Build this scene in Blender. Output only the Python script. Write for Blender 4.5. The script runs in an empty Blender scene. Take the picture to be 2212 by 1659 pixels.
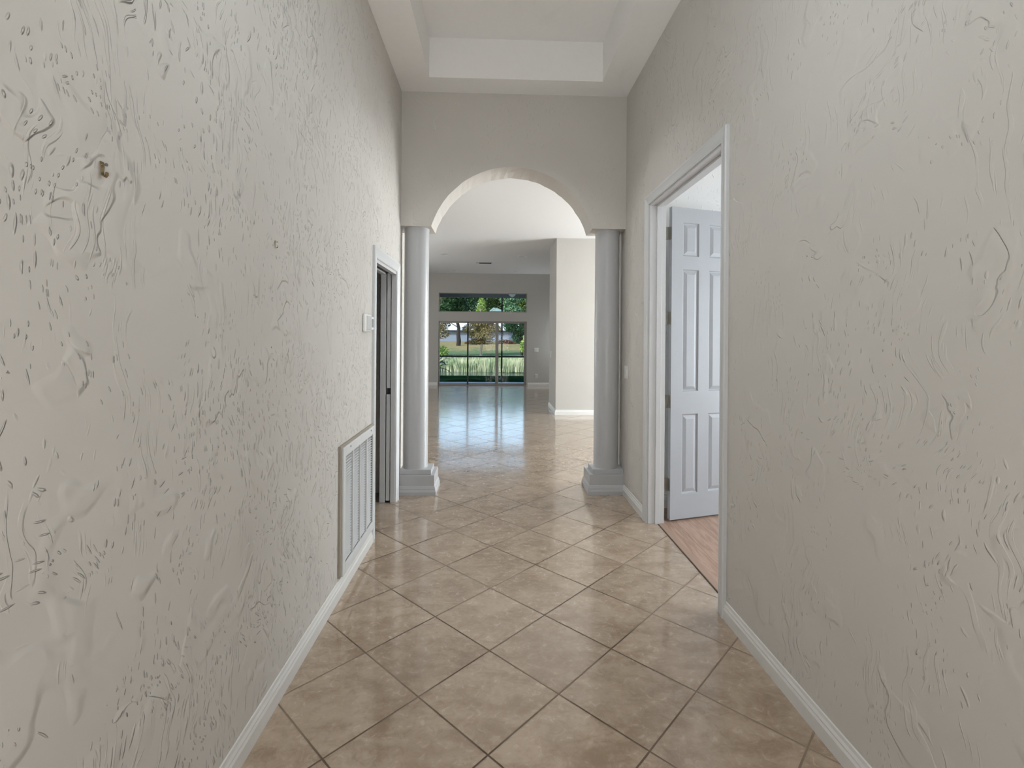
import bpy, bmesh, math, random
from mathutils import Vector, Matrix
random.seed(7)
C = bpy.context.scene.collection
SC = bpy.context.scene
PI = math.pi

# ---------------------------------------------------------------- helpers
def tag(o, label=None, cat=None, group=None, kind=None):
    if label: o['label'] = label
    if cat: o['category'] = cat
    if group: o['group'] = group
    if kind: o['kind'] = kind
    return o

def empty(name, loc, label=None, cat=None, group=None, kind=None):
    o = bpy.data.objects.new(name, None); C.objects.link(o)
    o.location = loc; o.empty_display_size = .1
    return tag(o, label, cat, group, kind)

def wpos(o):
    v = Vector((0, 0, 0))
    while o is not None:
        v += o.location; o = o.parent
    return v

def build(name, bm, mat, parent=None, smooth=False, origin=None, bev=0, seg=2):
    """bm is in world coordinates; parents are never rotated at this point"""
    bmesh.ops.recalc_face_normals(bm, faces=bm.faces)
    base = wpos(parent) if parent else Vector((0, 0, 0))
    if parent is None or origin is not None:
        org = Vector(origin) if origin is not None else Vector((0, 0, 0))
    else:
        org = base.copy()
    bmesh.ops.translate(bm, verts=bm.verts, vec=-org)
    me = bpy.data.meshes.new(name); bm.to_mesh(me); bm.free()
    if smooth:
        for p in me.polygons: p.use_smooth = True
    me.materials.append(mat)
    o = bpy.data.objects.new(name, me); C.objects.link(o)
    o.location = org - base
    if parent: o.parent = parent
    if bev:
        m = o.modifiers.new('bevel', 'BEVEL'); m.width = bev; m.segments = seg
        m.limit_method = 'ANGLE'; m.angle_limit = math.radians(40); m.harden_normals = False
    return o

def struct(name, bm, mat, **k):
    o = build(name, bm, mat, **k); o['kind'] = 'structure'; return o

def box(bm, x0, x1, y0, y1, z0, z1, M=None):
    vs = [bm.verts.new(((x0, x1)[i], (y0, y1)[j], (z0, z1)[k])) for i in (0, 1) for j in (0, 1) for k in (0, 1)]
    q = [(0, 1, 3, 2), (4, 6, 7, 5), (0, 4, 5, 1), (2, 3, 7, 6), (0, 2, 6, 4), (1, 5, 7, 3)]
    for f in q: bm.faces.new([vs[i] for i in f])
    if M is not None:
        for v in vs: v.co = M @ v.co
    return vs

def boxes(*bs):
    bm = bmesh.new()
    for b in bs: box(bm, *b)
    return bm

def cyl(bm, c, r, h, n=32, axis='z', r2=None):
    r2 = r if r2 is None else r2
    def P(a, rr, t):
        u, v = math.cos(a) * rr, math.sin(a) * rr
        if axis == 'z': return (c[0] + u, c[1] + v, c[2] + t)
        if axis == 'y': return (c[0] + u, c[1] + t, c[2] + v)
        return (c[0] + t, c[1] + u, c[2] + v)
    a = [bm.verts.new(P(2 * PI * i / n, r, 0)) for i in range(n)]
    b = [bm.verts.new(P(2 * PI * i / n, r2, h)) for i in range(n)]
    for i in range(n):
        bm.faces.new([a[i], a[(i + 1) % n], b[(i + 1) % n], b[i]])
    bm.faces.new(a[::-1]); bm.faces.new(b)

def lathe(prof, c, n=48):
    bm = bmesh.new(); rings = []
    for r, z in prof:
        rings.append([bm.verts.new((c[0] + r * math.cos(2 * PI * i / n), c[1] + r * math.sin(2 * PI * i / n), c[2] + z)) for i in range(n)])
    for a, b in zip(rings, rings[1:]):
        for i in range(n): bm.faces.new([a[i], a[(i + 1) % n], b[(i + 1) % n], b[i]])
    bm.faces.new(rings[0][::-1]); bm.faces.new(rings[-1])
    return bm

def sweep(bm, prof, path, closed_prof=True):
    """prof: list of (a,b); path: list of functions mapping (a,b)->xyz"""
    rings = [[bm.verts.new(f(a, b)) for a, b in prof] for f in path]
    n = len(prof)
    for r, s in zip(rings, rings[1:]):
        for i in range(n): bm.faces.new([r[i], r[(i + 1) % n], s[(i + 1) % n], s[i]])
    bm.faces.new(rings[0][::-1]); bm.faces.new(rings[-1])

# ---------------------------------------------------------------- materials
def srgb(r, g, b):
    f = lambda c: (c / 12.92 if c <= .04045 else ((c + .055) / 1.055) ** 2.4)
    return (f(r / 255), f(g / 255), f(b / 255), 1)

class N:
    def __init__(s, name):
        s.m = bpy.data.materials.new(name); s.m.use_nodes = True
        s.t = s.m.node_tree; s.n = s.t.nodes
        s.b = s.n['Principled BSDF']; s.out = s.n['Material Output']
    def add(s, t, **k):
        n = s.n.new(t)
        for a, v in k.items(): setattr(n, a, v)
        return n
    def link(s, a, b): s.t.links.new(a, b)
    def val(s, inp, v):
        if isinstance(v, (int, float, tuple)): inp.default_value = v
        else: s.link(v, inp)
    def math(s, op, a, b=0, c=None, clamp=False):
        n = s.add('ShaderNodeMath', operation=op, use_clamp=clamp)
        s.val(n.inputs[0], a); s.val(n.inputs[1], b)
        if c is not None: s.val(n.inputs[2], c)
        return n.outputs[0]
    def vmul(s, v, k):
        n = s.add('ShaderNodeVectorMath', operation='MULTIPLY'); s.link(v, n.inputs[0]); n.inputs[1].default_value = k
        return n.outputs[0]
    def vadd(s, a, b):
        n = s.add('ShaderNodeVectorMath', operation='ADD'); s.val(n.inputs[0], a); s.val(n.inputs[1], b)
        return n.outputs[0]
    def noise(s, v, scale, detail=2, rough=.5, dist=0, col=False):
        n = s.add('ShaderNodeTexNoise'); s.val(n.inputs['Vector'], v)
        n.inputs['Scale'].default_value = scale; n.inputs['Detail'].default_value = detail
        n.inputs['Roughness'].default_value = rough; n.inputs['Distortion'].default_value = dist
        return n.outputs['Color' if col else 'Fac']
    def mr(s, v, a, b, c=0, d=1, smooth=True):
        n = s.add('ShaderNodeMapRange', interpolation_type='SMOOTHSTEP' if smooth else 'LINEAR')
        s.val(n.inputs[0], v)
        for i, x in enumerate((a, b, c, d)): n.inputs[i + 1].default_value = x
        return n.outputs[0]
    def mix(s, f, a, b):
        n = s.add('ShaderNodeMix', data_type='RGBA'); s.val(n.inputs[0], f); s.val(n.inputs[6], a); s.val(n.inputs[7], b)
        return n.outputs[2]
    def pos(s): return s.add('ShaderNodeNewGeometry').outputs['Position']
    def objc(s): return s.add('ShaderNodeTexCoord').outputs['Object']
    def bump(s, h, dist, strength=1, normal=None):
        n = s.add('ShaderNodeBump'); s.link(h, n.inputs['Height']); n.inputs['Distance'].default_value = dist
        n.inputs['Strength'].default_value = strength
        if normal is not None: s.link(normal, n.inputs['Normal'])
        return n.outputs[0]
    def setup(s, col=None, rough=.5, metal=0, spec=.5, normal=None, coat=None):
        if col is not None: s.val(s.b.inputs['Base Color'], col)
        s.val(s.b.inputs['Roughness'], rough); s.b.inputs['Metallic'].default_value = metal
        s.b.inputs['Specular IOR Level'].default_value = spec
        if normal is not None: s.link(normal, s.b.inputs['Normal'])
        if coat: s.b.inputs['Coat Weight'].default_value = coat[0]; s.b.inputs['Coat Roughness'].default_value = coat[1]; s.b.inputs['Coat IOR'].default_value = 1.58
        return s.m

def plain(name, col, rough=.5, metal=0, spec=.5, bump=0, scale=60, vary=.04):
    k = N(name); p = k.objc()
    f = k.noise(p, scale * .15, 3)
    c2 = tuple(c * (1 - vary) for c in col[:3]) + (1,)
    nrm = k.bump(k.noise(p, scale, 3), bump) if bump else None
    return k.setup(k.mix(f, c2, col), rough, metal, spec, nrm)

def plaster(name, col, amp=1.0, sp=0., lite=False):
    """skip-trowel texture, laid out in the plane of the wall (works on walls along x or y)"""
    k = N(name); X = k.add('ShaderNodeSeparateXYZ'); k.link(k.pos(), X.inputs[0])
    cmb = k.add('ShaderNodeCombineXYZ'); k.link(k.math('ADD', X.outputs[0], X.outputs[1]), cmb.inputs[0]); k.link(X.outputs[2], cmb.inputs[1])
    P = cmb.outputs[0]
    def n2(v, scale, detail=2, rough=.5, dist=0, col=False):
        n = k.add('ShaderNodeTexNoise', noise_dimensions='2D'); k.link(v, n.inputs['Vector'])
        n.inputs['Scale'].default_value = scale; n.inputs['Detail'].default_value = detail
        n.inputs['Roughness'].default_value = rough; n.inputs['Distortion'].default_value = dist
        if not col: return n.outputs['Fac']
        q = k.add('ShaderNodeSeparateColor'); k.link(n.outputs['Color'], q.inputs[0]); return n.outputs['Color'], q.outputs[0], q.outputs[1], q.outputs[2]
    def v2(v, sc):
        n = k.add('ShaderNodeTexVoronoi', voronoi_dimensions='2D'); k.link(k.vmul(v, sc), n.inputs['Vector']); n.inputs['Scale'].default_value = 1
        q = k.add('ShaderNodeSeparateColor'); k.link(n.outputs['Color'], q.inputs[0]); return n.outputs['Distance'], q.outputs[0], q.outputs[1], q.outputs[2]
    wc, w0, w1, w2 = n2(P, 2.6, 2, .6, 0, True)
    w = k.vadd(P, k.vmul(wc, (.22, .22, 0)))
    _, a0, a1, a2 = n2(P, 1.7, 2, .6, 0, True)
    if not lite: _, b0, b1, b2 = n2(P, 3.9, 2, .6, 0, True)
    # short vertical trowel dabs
    D, c0, c1, c2_ = v2(w, (62, 16, 1))
    dab = k.math('MULTIPLY', k.mr(k.math('DIVIDE', D, k.mr(c2_, 0, 1, .35, 1.35, False)), .07, .24, 1, 0), k.mr(c0, .60, .64))
    dab = k.math('MULTIPLY', dab, k.mr(a0, .40 + sp, .50 + sp))
    if lite:
        n1 = n2(k.vmul(w, (1, .7, 1)), 3.2, 2, .55)
        fr = k.math('FRACT', k.math('MULTIPLY', n1, 4.2))
        step = k.math('MULTIPLY', k.math('MULTIPLY', k.mr(fr, .0, .07), k.mr(fr, .15, 1, 1, 0, False)), k.mr(a1, .54, .61))
        h = k.math('ADD', k.math('MULTIPLY', dab, .8), k.math('ADD', k.math('MULTIPLY', step, .7), k.math('MULTIPLY', w1, 1.1)))
        c2 = tuple(c * .94 for c in col[:3]) + (1,)
        return k.setup(k.mix(a0, c2, col), .62, 0, .35, k.bump(h, .0042 * amp))
    # smaller ticks
    D, c0, c1, c2_ = v2(w, (100, 36, 1))
    tick = k.math('MULTIPLY', k.mr(D, .10, .26, 1, 0), k.mr(c1, .78, .82))
    tick = k.math('MULTIPLY', tick, k.mr(b0, .49 + sp * .5, .58 + sp * .5))
    # scrapes at other angles
    rot = k.add('ShaderNodeVectorRotate', rotation_type='Z_AXIS'); k.link(w, rot.inputs['Vector']); k.link(k.math('MULTIPLY', k.math('FLOOR', k.math('MULTIPLY', a1, 11.0)), .55), rot.inputs['Angle'])
    D, c0, c1, c2_ = v2(rot.outputs[0], (68, 15, 1))
    scr = k.math('MULTIPLY', k.mr(D, .06, .20, 1, 0), k.mr(c2_, .70, .74))
    scr = k.math('MULTIPLY', scr, k.mr(a2, .48 + sp, .56 + sp))
    # skim coat edges: contour steps broken by a mask
    n1 = n2(k.vmul(w, (1, .7, 1)), 3.2, 3, .55, .4)
    fr = k.math('FRACT', k.math('MULTIPLY', n1, 4.2))
    step = k.math('MULTIPLY', k.mr(fr, .0, .07), k.mr(fr, .15, 1, 1, 0, False))
    step = k.math('MULTIPLY', step, k.mr(b1, .54, .61))
    # long dragged lines
    st = n2(k.vmul(w, (34, 3.2, 1)), 1.6, 2, .5)
    st = k.math('MULTIPLY', k.mr(st, .58, .66), k.mr(b2, .52, .62))
    h = k.math('ADD', k.math('MULTIPLY', dab, .8), k.math('MULTIPLY', step, .7))
    h = k.math('ADD', h, k.math('MULTIPLY', tick, .55)); h = k.math('ADD', h, k.math('MULTIPLY', scr, .65))
    h = k.math('ADD', h, k.math('MULTIPLY', st, .3)); h = k.math('ADD', h, k.math('MULTIPLY', w1, 1.1))
    c2 = tuple(c * .94 for c in col[:3]) + (1,)
    return k.setup(k.mix(a0, c2, col), .62, 0, .35, k.bump(h, .0042 * amp))

WALLC = srgb(200, 196, 190)
M_wall = plaster('hall_plaster', WALLC, 1.75)
M_wall_r = plaster('hall_plaster_soft', WALLC, .9, .11)
M_wall_s = plaster('smooth_plaster', WALLC, .4, 0, True)
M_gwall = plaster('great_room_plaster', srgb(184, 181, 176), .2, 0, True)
M_bwall = plaster('bedroom_plaster', srgb(228, 228, 228), .8, 0, True)
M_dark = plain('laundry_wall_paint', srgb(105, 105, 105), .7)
M_ceil = plain('ceiling_paint', srgb(238, 237, 235), .8, bump=.0006, scale=160)
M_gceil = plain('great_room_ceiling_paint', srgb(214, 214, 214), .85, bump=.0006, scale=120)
M_trim = plain('white_trim_paint', srgb(202, 203, 204), .38, bump=.0004, scale=30)
M_base = plain('baseboard_paint', srgb(214, 213, 210), .4, bump=.0004, scale=30)
M_door = plain('white_door_paint', srgb(166, 169, 174), .42, bump=.0003, scale=90)
M_col = plain('column_paint', srgb(178, 179, 181), .33, bump=.0004, scale=14)
M_hinge = plain('satin_nickel', srgb(150, 148, 142), .35, .9)
M_brass = plain('brass', srgb(176, 156, 118), .18, 1)
M_black = plain('black_metal', srgb(18, 20, 22), .5)
M_cage = plain('bronze_cage_paint', srgb(20, 34, 34), .5)
M_alum = plain('beige_aluminium', srgb(150, 146, 140), .45, .1)
M_plate = plain('white_plastic', srgb(225, 224, 220), .35)
M_grey = plain('grey_plastic', srgb(128, 130, 130), .3)
M_lgrey = plain('light_grey_plastic', srgb(185, 186, 186), .4)
M_tan = plain('filter_tan', srgb(150, 140, 128), .6)
M_louver = plain('white_steel', srgb(205, 206, 206), .4)
M_soffit = plain('soffit_stucco', srgb(125, 130, 138), .8)
M_globe = plain('opal_glass', srgb(240, 242, 245), .2)
M_enamel = plain('white_enamel', srgb(190, 190, 190), .25)

# floor tile -------------------------------------------------------
def tile_mat():
    k = N('beige_ceramic_tile'); P = k.pos()
    sp = k.add('ShaderNodeSeparateXYZ'); k.link(P, sp.inputs[0])
    s = 1 / (math.sqrt(2) * .4)
    u = k.math('ADD', k.math('MULTIPLY', k.math('SUBTRACT', sp.outputs[0], sp.outputs[1]), s), .035 + 60)
    v = k.math('ADD', k.math('MULTIPLY', k.math('ADD', sp.outputs[0], sp.outputs[1]), s), 60.0)
    def edge(w):
        f = k.math('FRACT', w); return k.math('MINIMUM', f, k.math('SUBTRACT', 1.0, f))
    e = k.math('MINIMUM', edge(u), edge(v))
    jit = k.math('MULTIPLY', k.math('SUBTRACT', k.noise(P, 45, 0), .5), .004)
    e = k.math('ADD', e, jit)
    g = k.mr(e, .0066, .0112, 1, 0)
    cmb = k.add('ShaderNodeCombineXYZ'); k.link(k.math('FLOOR', u), cmb.inputs[0]); k.link(k.math('FLOOR', v), cmb.inputs[1])
    wn = k.add('ShaderNodeTexWhiteNoise'); k.link(cmb.outputs[0], wn.inputs['Vector'])
    off = k.vmul(wn.outputs['Color'], (30, 30, 30)); q = k.vadd(P, off)
    a = k.noise(k.vmul(q, (1, 1.6, 1)), 5.5, 4, .62, .5); b = k.noise(q, 26, 3, .7, .8); c = k.noise(q, 1.9, 2)
    f = k.math('ADD', k.math('MULTIPLY', a, .55), k.math('ADD', k.math('MULTIPLY', b, .3), k.math('MULTIPLY', c, .15)))
    col = k.mix(k.mr(f, .36, .62), srgb(148, 127, 106), srgb(177, 158, 138))
    vein = k.mr(k.noise(k.vmul(q, (1.3, 2.2, 1)), 7, 3, .65, 1.2), .60, .75)
    col = k.mix(k.math('MULTIPLY', vein, .22), col, srgb(136, 118, 100))
    wv = k.add('ShaderNodeHueSaturation'); k.link(col, wv.inputs['Color'])
    k.link(k.mr(wn.outputs['Value'], 0, 1, .95, 1.05, False), wv.inputs['Value'])
    gc = k.mix(k.mr(k.noise(P, 1.3, 2), .42, .58), srgb(92, 76, 62), srgb(132, 116, 100))
    col = k.mix(g, wv.outputs[0], gc)
    h = k.math('ADD', k.math('MULTIPLY', k.mr(e, .006, .022), 1.0), k.math('MULTIPLY', b, .12))
    h = k.math('ADD', h, k.math('MULTIPLY', k.noise(P, 3.0, 2), .5))
    r = k.math('ADD', k.math('MULTIPLY', g, .4), k.mr(b, .3, .7, .20, .28))
    k.setup(col, r, 0, .25, k.bump(h, .0010), coat=(1.0, .11))
    k.link(k.math('SUBTRACT', 1.0, g), k.b.inputs['Coat Weight']); return k.m
M_tile = tile_mat()

def wood_mat():
    k = N('wood_plank_laminate'); P = k.pos()
    sp = k.add('ShaderNodeSeparateXYZ'); k.link(P, sp.inputs[0])
    u = k.math('MULTIPLY', sp.outputs[0], 1 / .18)
    fu = k.math('FLOOR', u)
    wn0 = k.add('ShaderNodeTexWhiteNoise', noise_dimensions='1D'); k.link(fu, wn0.inputs['W'])
    v = k.math('ADD', k.math('MULTIPLY', sp.outputs[1], 1 / 1.2), wn0.outputs['Value'])
    cmb = k.add('ShaderNodeCombineXYZ'); k.link(fu, cmb.inputs[0]); k.link(k.math('FLOOR', v), cmb.inputs[1])
    wn = k.add('ShaderNodeTexWhiteNoise'); k.link(cmb.outputs[0], wn.inputs['Vector'])
    q = k.vadd(P, k.vmul(wn.outputs['Color'], (9, 9, 9)))
    g = k.noise(k.vmul(q, (9, 1.1, 1)), 3.0, 5, .6, 1.0)
    g2 = k.noise(k.vmul(q, (60, 3, 1)), 2.0, 3)
    f = k.math('ADD', k.math('MULTIPLY', g, .7), k.math('MULTIPLY', g2, .3))
    col = k.mix(k.mr(f, .38, .62), srgb(146, 117, 100), srgb(172, 144, 127))
    fr = k.math('FRACT', u); e = k.math('MINIMUM', fr, k.math('SUBTRACT', 1, fr))
    col = k.mix(k.mr(e, .006, .014, .6, 0), col, srgb(100, 78, 62))
    return k.setup(col, .4, 0, .4, k.bump(f, .0006))
M_wood = wood_mat()
M_strip = plain('wood_transition', srgb(158, 132, 116), .45)

def glass_mat():
    k = N('clear_window_glass')
    tr = k.add('ShaderNodeBsdfTransparent'); tr.inputs[0].default_value = (.95, .97, .96, 1)
    gl = k.add('ShaderNodeBsdfGlossy'); gl.inputs['Roughness'].default_value = .02
    fr = k.add('ShaderNodeFresnel'); fr.inputs[0].default_value = 1.18
    mx = k.add('ShaderNodeMixShader'); k.link(fr.outputs[0], mx.inputs[0]); k.link(tr.outputs[0], mx.inputs[1]); k.link(gl.outputs[0], mx.inputs[2])
    k.link(mx.outputs[0], k.out.inputs[0]); return k.m
M_glass = glass_mat()

def leaf(name, c1, c2, scale=3.0):
    k = N(name); P = k.pos()
    f = k.mr(k.noise(P, scale, 3, .6), .35, .65)
    k.setup(k.mix(f, c1, c2), .55, 0, .3)
    k.b.inputs['Specular IOR Level'].default_value = .12
    return k.m
M_leaf = {
    'dark': leaf('dark_leaf', srgb(30, 56, 40), srgb(62, 92, 62)),
    'mid': leaf('mid_leaf', srgb(56, 88, 50), srgb(112, 140, 84)),
    'light': leaf('light_leaf', srgb(96, 132, 62), srgb(156, 180, 104)),
    'lime': leaf('lime_leaf', srgb(96, 128, 58), srgb(134, 160, 84)),
    'rust': leaf('rusty_needles', srgb(98, 84, 66), srgb(146, 138, 96), 1.4),
    'blue': leaf('blue_green_leaf', srgb(84, 120, 116), srgb(140, 170, 160)),
    'bgreen': leaf('grey_green_leaf', srgb(60, 96, 74), srgb(120, 158, 120)),
    'strap': leaf('strap_leaf', srgb(10, 20, 14), srgb(26, 40, 30)),
    'reed': leaf('reed_blade', srgb(130, 150, 114), srgb(196, 200, 168), 1.2),
    'brown': leaf('brown_hedge', srgb(70, 46, 36), srgb(110, 84, 62)),
}
M_bark = plain('bark', srgb(34, 29, 26), .9, bump=.01, scale=20)
M_barkg = plain('grey_bark', srgb(140, 132, 122), .9, bump=.01, scale=20)
def ground_mat(name, a, b, sc):
    k = N(name); P = k.pos()
    return k.setup(k.mix(k.mr(k.noise(P, sc, 5, .65), .38, .62), a, b), 1.0, 0, 0., k.bump(k.noise(P, 30, 3), .02))
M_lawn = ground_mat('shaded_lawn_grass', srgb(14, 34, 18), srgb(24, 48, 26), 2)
def bank_mat():
    k = N('bank_grass'); P = k.pos(); sp = k.add('ShaderNodeSeparateXYZ'); k.link(P, sp.inputs[0])
    n = k.noise(k.vmul(P, (1, .5, 1)), .5, 5, .65)
    t = k.math('ADD', k.mr(sp.outputs[1], 40, 48, -.2, .14), n)
    c = k.mix(k.mr(t, .4, .62), srgb(98, 120, 88), srgb(142, 132, 98))
    c = k.mix(k.mr(k.noise(P, 2.2, 4, .7), .5, .7, 0, .5), c, srgb(96, 96, 62))
    return k.setup(c, 1, 0, 0, k.bump(k.noise(P, 30, 3), .02))
M_bank = bank_mat()
M_conc = ground_mat('pale_concrete', srgb(205, 208, 212), srgb(190, 194, 200), 3)
def water_mat():
    k = N('pond_water'); P = k.pos()
    return k.setup(srgb(70, 84, 78), .08, 0, .5, k.bump(k.noise(k.vmul(P, (1, 4, 1)), 2.5, 3), .02))
M_water = water_mat()
M_house = plain('blue_grey_stucco', srgb(112, 124, 144), .9)
M_roof = plain('pale_roof', srgb(190, 202, 214), .7)
M_roof2 = plain('pale_blue_green_roof', srgb(112, 138, 136), .7)
M_eave = plain('dark_eave', srgb(52, 58, 68), .8)

# ---------------------------------------------------------------- shell
XL, XR = -.85, 1.207
HC, TZ, GC = 3.66, 4.0, 3.27
YA, YB = 4.50, 4.83          # arch wall front and back
bm = bmesh.new()
box(bm, -4.2, 1.30, -1.4, 4.83, -.12, 0); box(bm, -4.2, 5.7, 4.83, 14.40, -.12, 0)
struct('floor', bm, M_tile)
struct('floor.001', boxes((1.30, 4.6, 0.2, 4.83, -.12, -.002)), M_wood)

# left hall wall: opening y 3.555..4.31, pocket cavity beyond
LD0, LD1, LDZ = 3.56, 4.305, 1.995
struct('wall_left', boxes((-.98, XL, -1.3, LD0, 0, 3.8), (-.98, XL, LD0, 4.575, LDZ, 3.8),
    (-.98, -.942, LD1 + .03, 4.575, 0, LDZ), (-.888, XL, LD1 + .03, 4.575, 0, LDZ), (-.942, -.888, 4.55, 4.575, 0, LDZ),
    (-1.09, -.972, 4.575, 6.3, 0, 3.9)), M_wall)
# right hall wall: double-door opening
RD0, RD1, RDZ = 2.573, 3.80, 2.487
struct('wall_right', boxes((XR, 1.33, -1.3, RD0, 0, 3.8), (XR, 1.33, RD0, RD1, RDZ, 3.8), (XR, 1.33, RD1, 4.74, 0, 3.8)), M_wall_r)
# entry wall behind the viewer closed, no door opening; an area lamp in front stands for daylight
struct('wall_back', boxes((-.98, -.55, -1.4, -1.3, 0, 3.8), (.95, 1.33, -1.4, -1.3, 0, 3.8), (-.55, .95, -1.4, -1.3, 0, 3.8)), M_wall_s)

# arch wall
ax, aw, az = .162, .738, 2.442
rise = .552; R = (aw * aw + rise * rise) / (2 * rise); cz = az + rise - R
def arch_bm():
    bm = bmesh.new(); n = 48
    a0 = math.atan2(az - cz, aw)
    jr = random.Random(3); jit = [jr.uniform(-.0022, .0022) for _ in range(n + 1)]; jb = [jr.uniform(-.003, .003) for _ in range(n + 1)]
    pts = [(ax + (R + jit[i]) * math.cos(a0 + (PI - 2 * a0) * i / n), cz + (R + jit[i]) * math.sin(a0 + (PI - 2 * a0) * i / n)) for i in range(n + 1)]
    ptb = [(ax + (R + jb[i]) * math.cos(a0 + (PI - 2 * a0) * i / n), cz + (R + jb[i]) * math.sin(a0 + (PI - 2 * a0) * i / n)) for i in range(n + 1)]
    fr = [bm.verts.new((x, YA, z)) for x, z in pts]; bk = [bm.verts.new((x, YB, z)) for x, z in ptb]
    T = 4.1
    ft = [bm.verts.new((x, YA, T)) for x, z in pts]; bt = [bm.verts.new((x, YB, T)) for x, z in ptb]
    for i in range(n):
        bm.faces.new([fr[i], fr[i + 1], ft[i + 1], ft[i]]); bm.faces.new([bk[i], bt[i], bt[i + 1], bk[i + 1]])
        bm.faces.new([fr[i], bk[i], bk[i + 1], fr[i + 1]]); bm.faces.new([ft[i], ft[i + 1], bt[i + 1], bt[i]])
    for side, X in ((0, 1.33), (n, -1.09)):
        a, b, c, d = [bm.verts.new((X, y, z)) for y, z in ((YA, az), (YB, az), (YB, T), (YA, T))]
        bm.faces.new([fr[side], a, d, ft[side]]); bm.faces.new([bk[side], bt[side], c, b])
        bm.faces.new([fr[side], bk[side], b, a]); bm.faces.new([a, b, c, d]); bm.faces.new([ft[side], d, c, bt[side]])
    return bm
struct('wall_arch', arch_bm(), M_wall_s)

# ceilings
tx0, tx1, ty0, ty1 = -.57, .925, -.6, 4.24
bm = boxes((-.98, tx0, -1.4, 4.6, HC, HC + .12), (tx1, 1.33, -1.4, 4.6, HC, HC + .12), (tx0, tx1, ty1, 4.6, HC, HC + .12), (tx0, tx1, -1.4, ty0, HC, HC + .12),
    (tx0 - .08, tx0, ty0, ty1, HC + .12, TZ), (tx1, tx1 + .08, ty0, ty1, HC + .12, TZ), (tx0 - .08, tx1 + .08, ty1, ty1 + .08, HC + .12, TZ), (tx0 - .08, tx1 + .08, ty0 - .08, ty0, HC + .12, TZ),
    (tx0 - .1, tx1 + .1, ty0 - .1, ty1 + .1, TZ, TZ + .1))
struct('ceiling', bm, M_ceil)
struct('ceiling.001', boxes((-4.2, 5.7, YB, 14.55, GC, GC + .2)), M_gceil)
struct('ceiling.002', boxes((1.33, 4.7, .1, 4.83, 3.05, 3.2)), M_ceil)

# great room
FY = 14.40
SX0, SX1, SZ = -1.612, .962, 1.875      # slider
WZ0, WZ1 = 2.146, 2.695                 # transom
struct('wall_far', boxes((-4.2, SX0, FY, FY + .2, 0, 3.4), (SX1, 5.7, FY, FY + .2, 0, 3.4), (SX0, SX1, FY, FY + .2, SZ, WZ0), (SX0, SX1, FY, FY + .2, WZ1, 3.4)), M_gwall)
struct('wall_block', boxes((1.15, 2.75, 9.09, 10.2, 0, 3.3)), M_gwall)
struct('wall_great_left', boxes((-4.2, -4.1, 6.3, 14.4, 0, 3.4), (-4.2, -.972, 6.3, 6.4, 0, 3.4)), M_gwall)
# right side wall with window openings
struct('wall_great_right', boxes((5.6, 5.7, 4.83, 5.2, 0, 3.4), (5.6, 5.7, 5.2, 8.9, 2.7, 3.4), (5.6, 5.7, 8.9, 14.4, 0, 3.4), (1.33, 5.7, 4.73, 4.83, 0, 3.4),
    (2.75, 5.6, 9.09, 9.2, 0, 3.3), (3.2, 3.3, 10.2, 14.4, 0, 3.3), (2.75, 3.3, 10.1, 10.2, 0, 3.3)), M_gwall)
# bedroom
struct('wall_bedroom', boxes((1.33, 4.7, 4.15, 4.27, 0, 3.1), (1.33, 4.7, .1, .2, 0, 3.1), (4.6, 4.7, .2, 4.15, 0, 3.1)), M_bwall)
# laundry
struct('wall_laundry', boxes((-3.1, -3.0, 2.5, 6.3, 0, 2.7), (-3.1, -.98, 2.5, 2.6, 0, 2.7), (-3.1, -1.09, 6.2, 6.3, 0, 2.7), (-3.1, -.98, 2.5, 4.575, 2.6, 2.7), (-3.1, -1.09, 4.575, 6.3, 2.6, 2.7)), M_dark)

# ---------------------------------------------------------------- baseboards and casings
BB = [(0, 0), (.016, 0), (.016, .052), (.012, .062), (.012, .068), (.007, .078), (.005, .09), (0, .092)]
def baseboard(name, runs, scale=1.0):
    bm = bmesh.new()
    for (x0, y0, x1, y1, nx, ny) in runs:
        f = lambda X, Y: (lambda a, b: (X + nx * a, Y + ny * a, b * scale))
        sweep(bm, BB, [f(x0, y0), f(x1, y1)])
    return struct(name, bm, M_base)
baseboard('baseboard_left', [(XL, -1.3, XL, 3.478, 1, 0)])
baseboard('baseboard_right', [(XR, -1.3, XR, 2.505, -1, 0), (XR, 3.875, XR, 4.50, -1, 0)])
baseboard('baseboard_block', [(1.15, 9.09, 2.75, 9.09, 0, -1), (1.15, 9.074, 1.15, 10.2, -1, 0)])
baseboard('baseboard_far', [(-4.1, FY, SX0 - .03, FY, 0, -1), (SX1 + .03, FY, 3.2, FY, 0, -1)])
baseboard('baseboard_bedroom', [(1.33, 4.15, 4.6, 4.15, 0, -1)], 1.3)

# casing profile: a across width (0 = opening side), b out of the wall
CP = [(0, 0), (0, .010), (.006, .013), (.012, .010), (.030, .013), (.048, .018), (.060, .022), (.070, .022), (.075, .016), (.075, 0)]
def casing(name, X, s, y0, y1, z1, w=1.0):
    """X wall plane, s side towards which it projects"""
    bm = bmesh.new()
    path = [lambda a, b: (X + s * b, y0 - a * w, 0), lambda a, b: (X + s * b, y0 - a * w, z1 + a * w),
            lambda a, b: (X + s * b, y1 + a * w, z1 + a * w), lambda a, b: (X + s * b, y1 + a * w, 0)]
    sweep(bm, CP, path)
    return struct(name, bm, M_trim)
casing('trim_1', XL, 1, LD0 - .008, LD1 + .005, LDZ + .005, 1.05)
casing('trim_2', XR, -1, RD0 - .002, RD1 + .003, RDZ - .004, .95)
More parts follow.
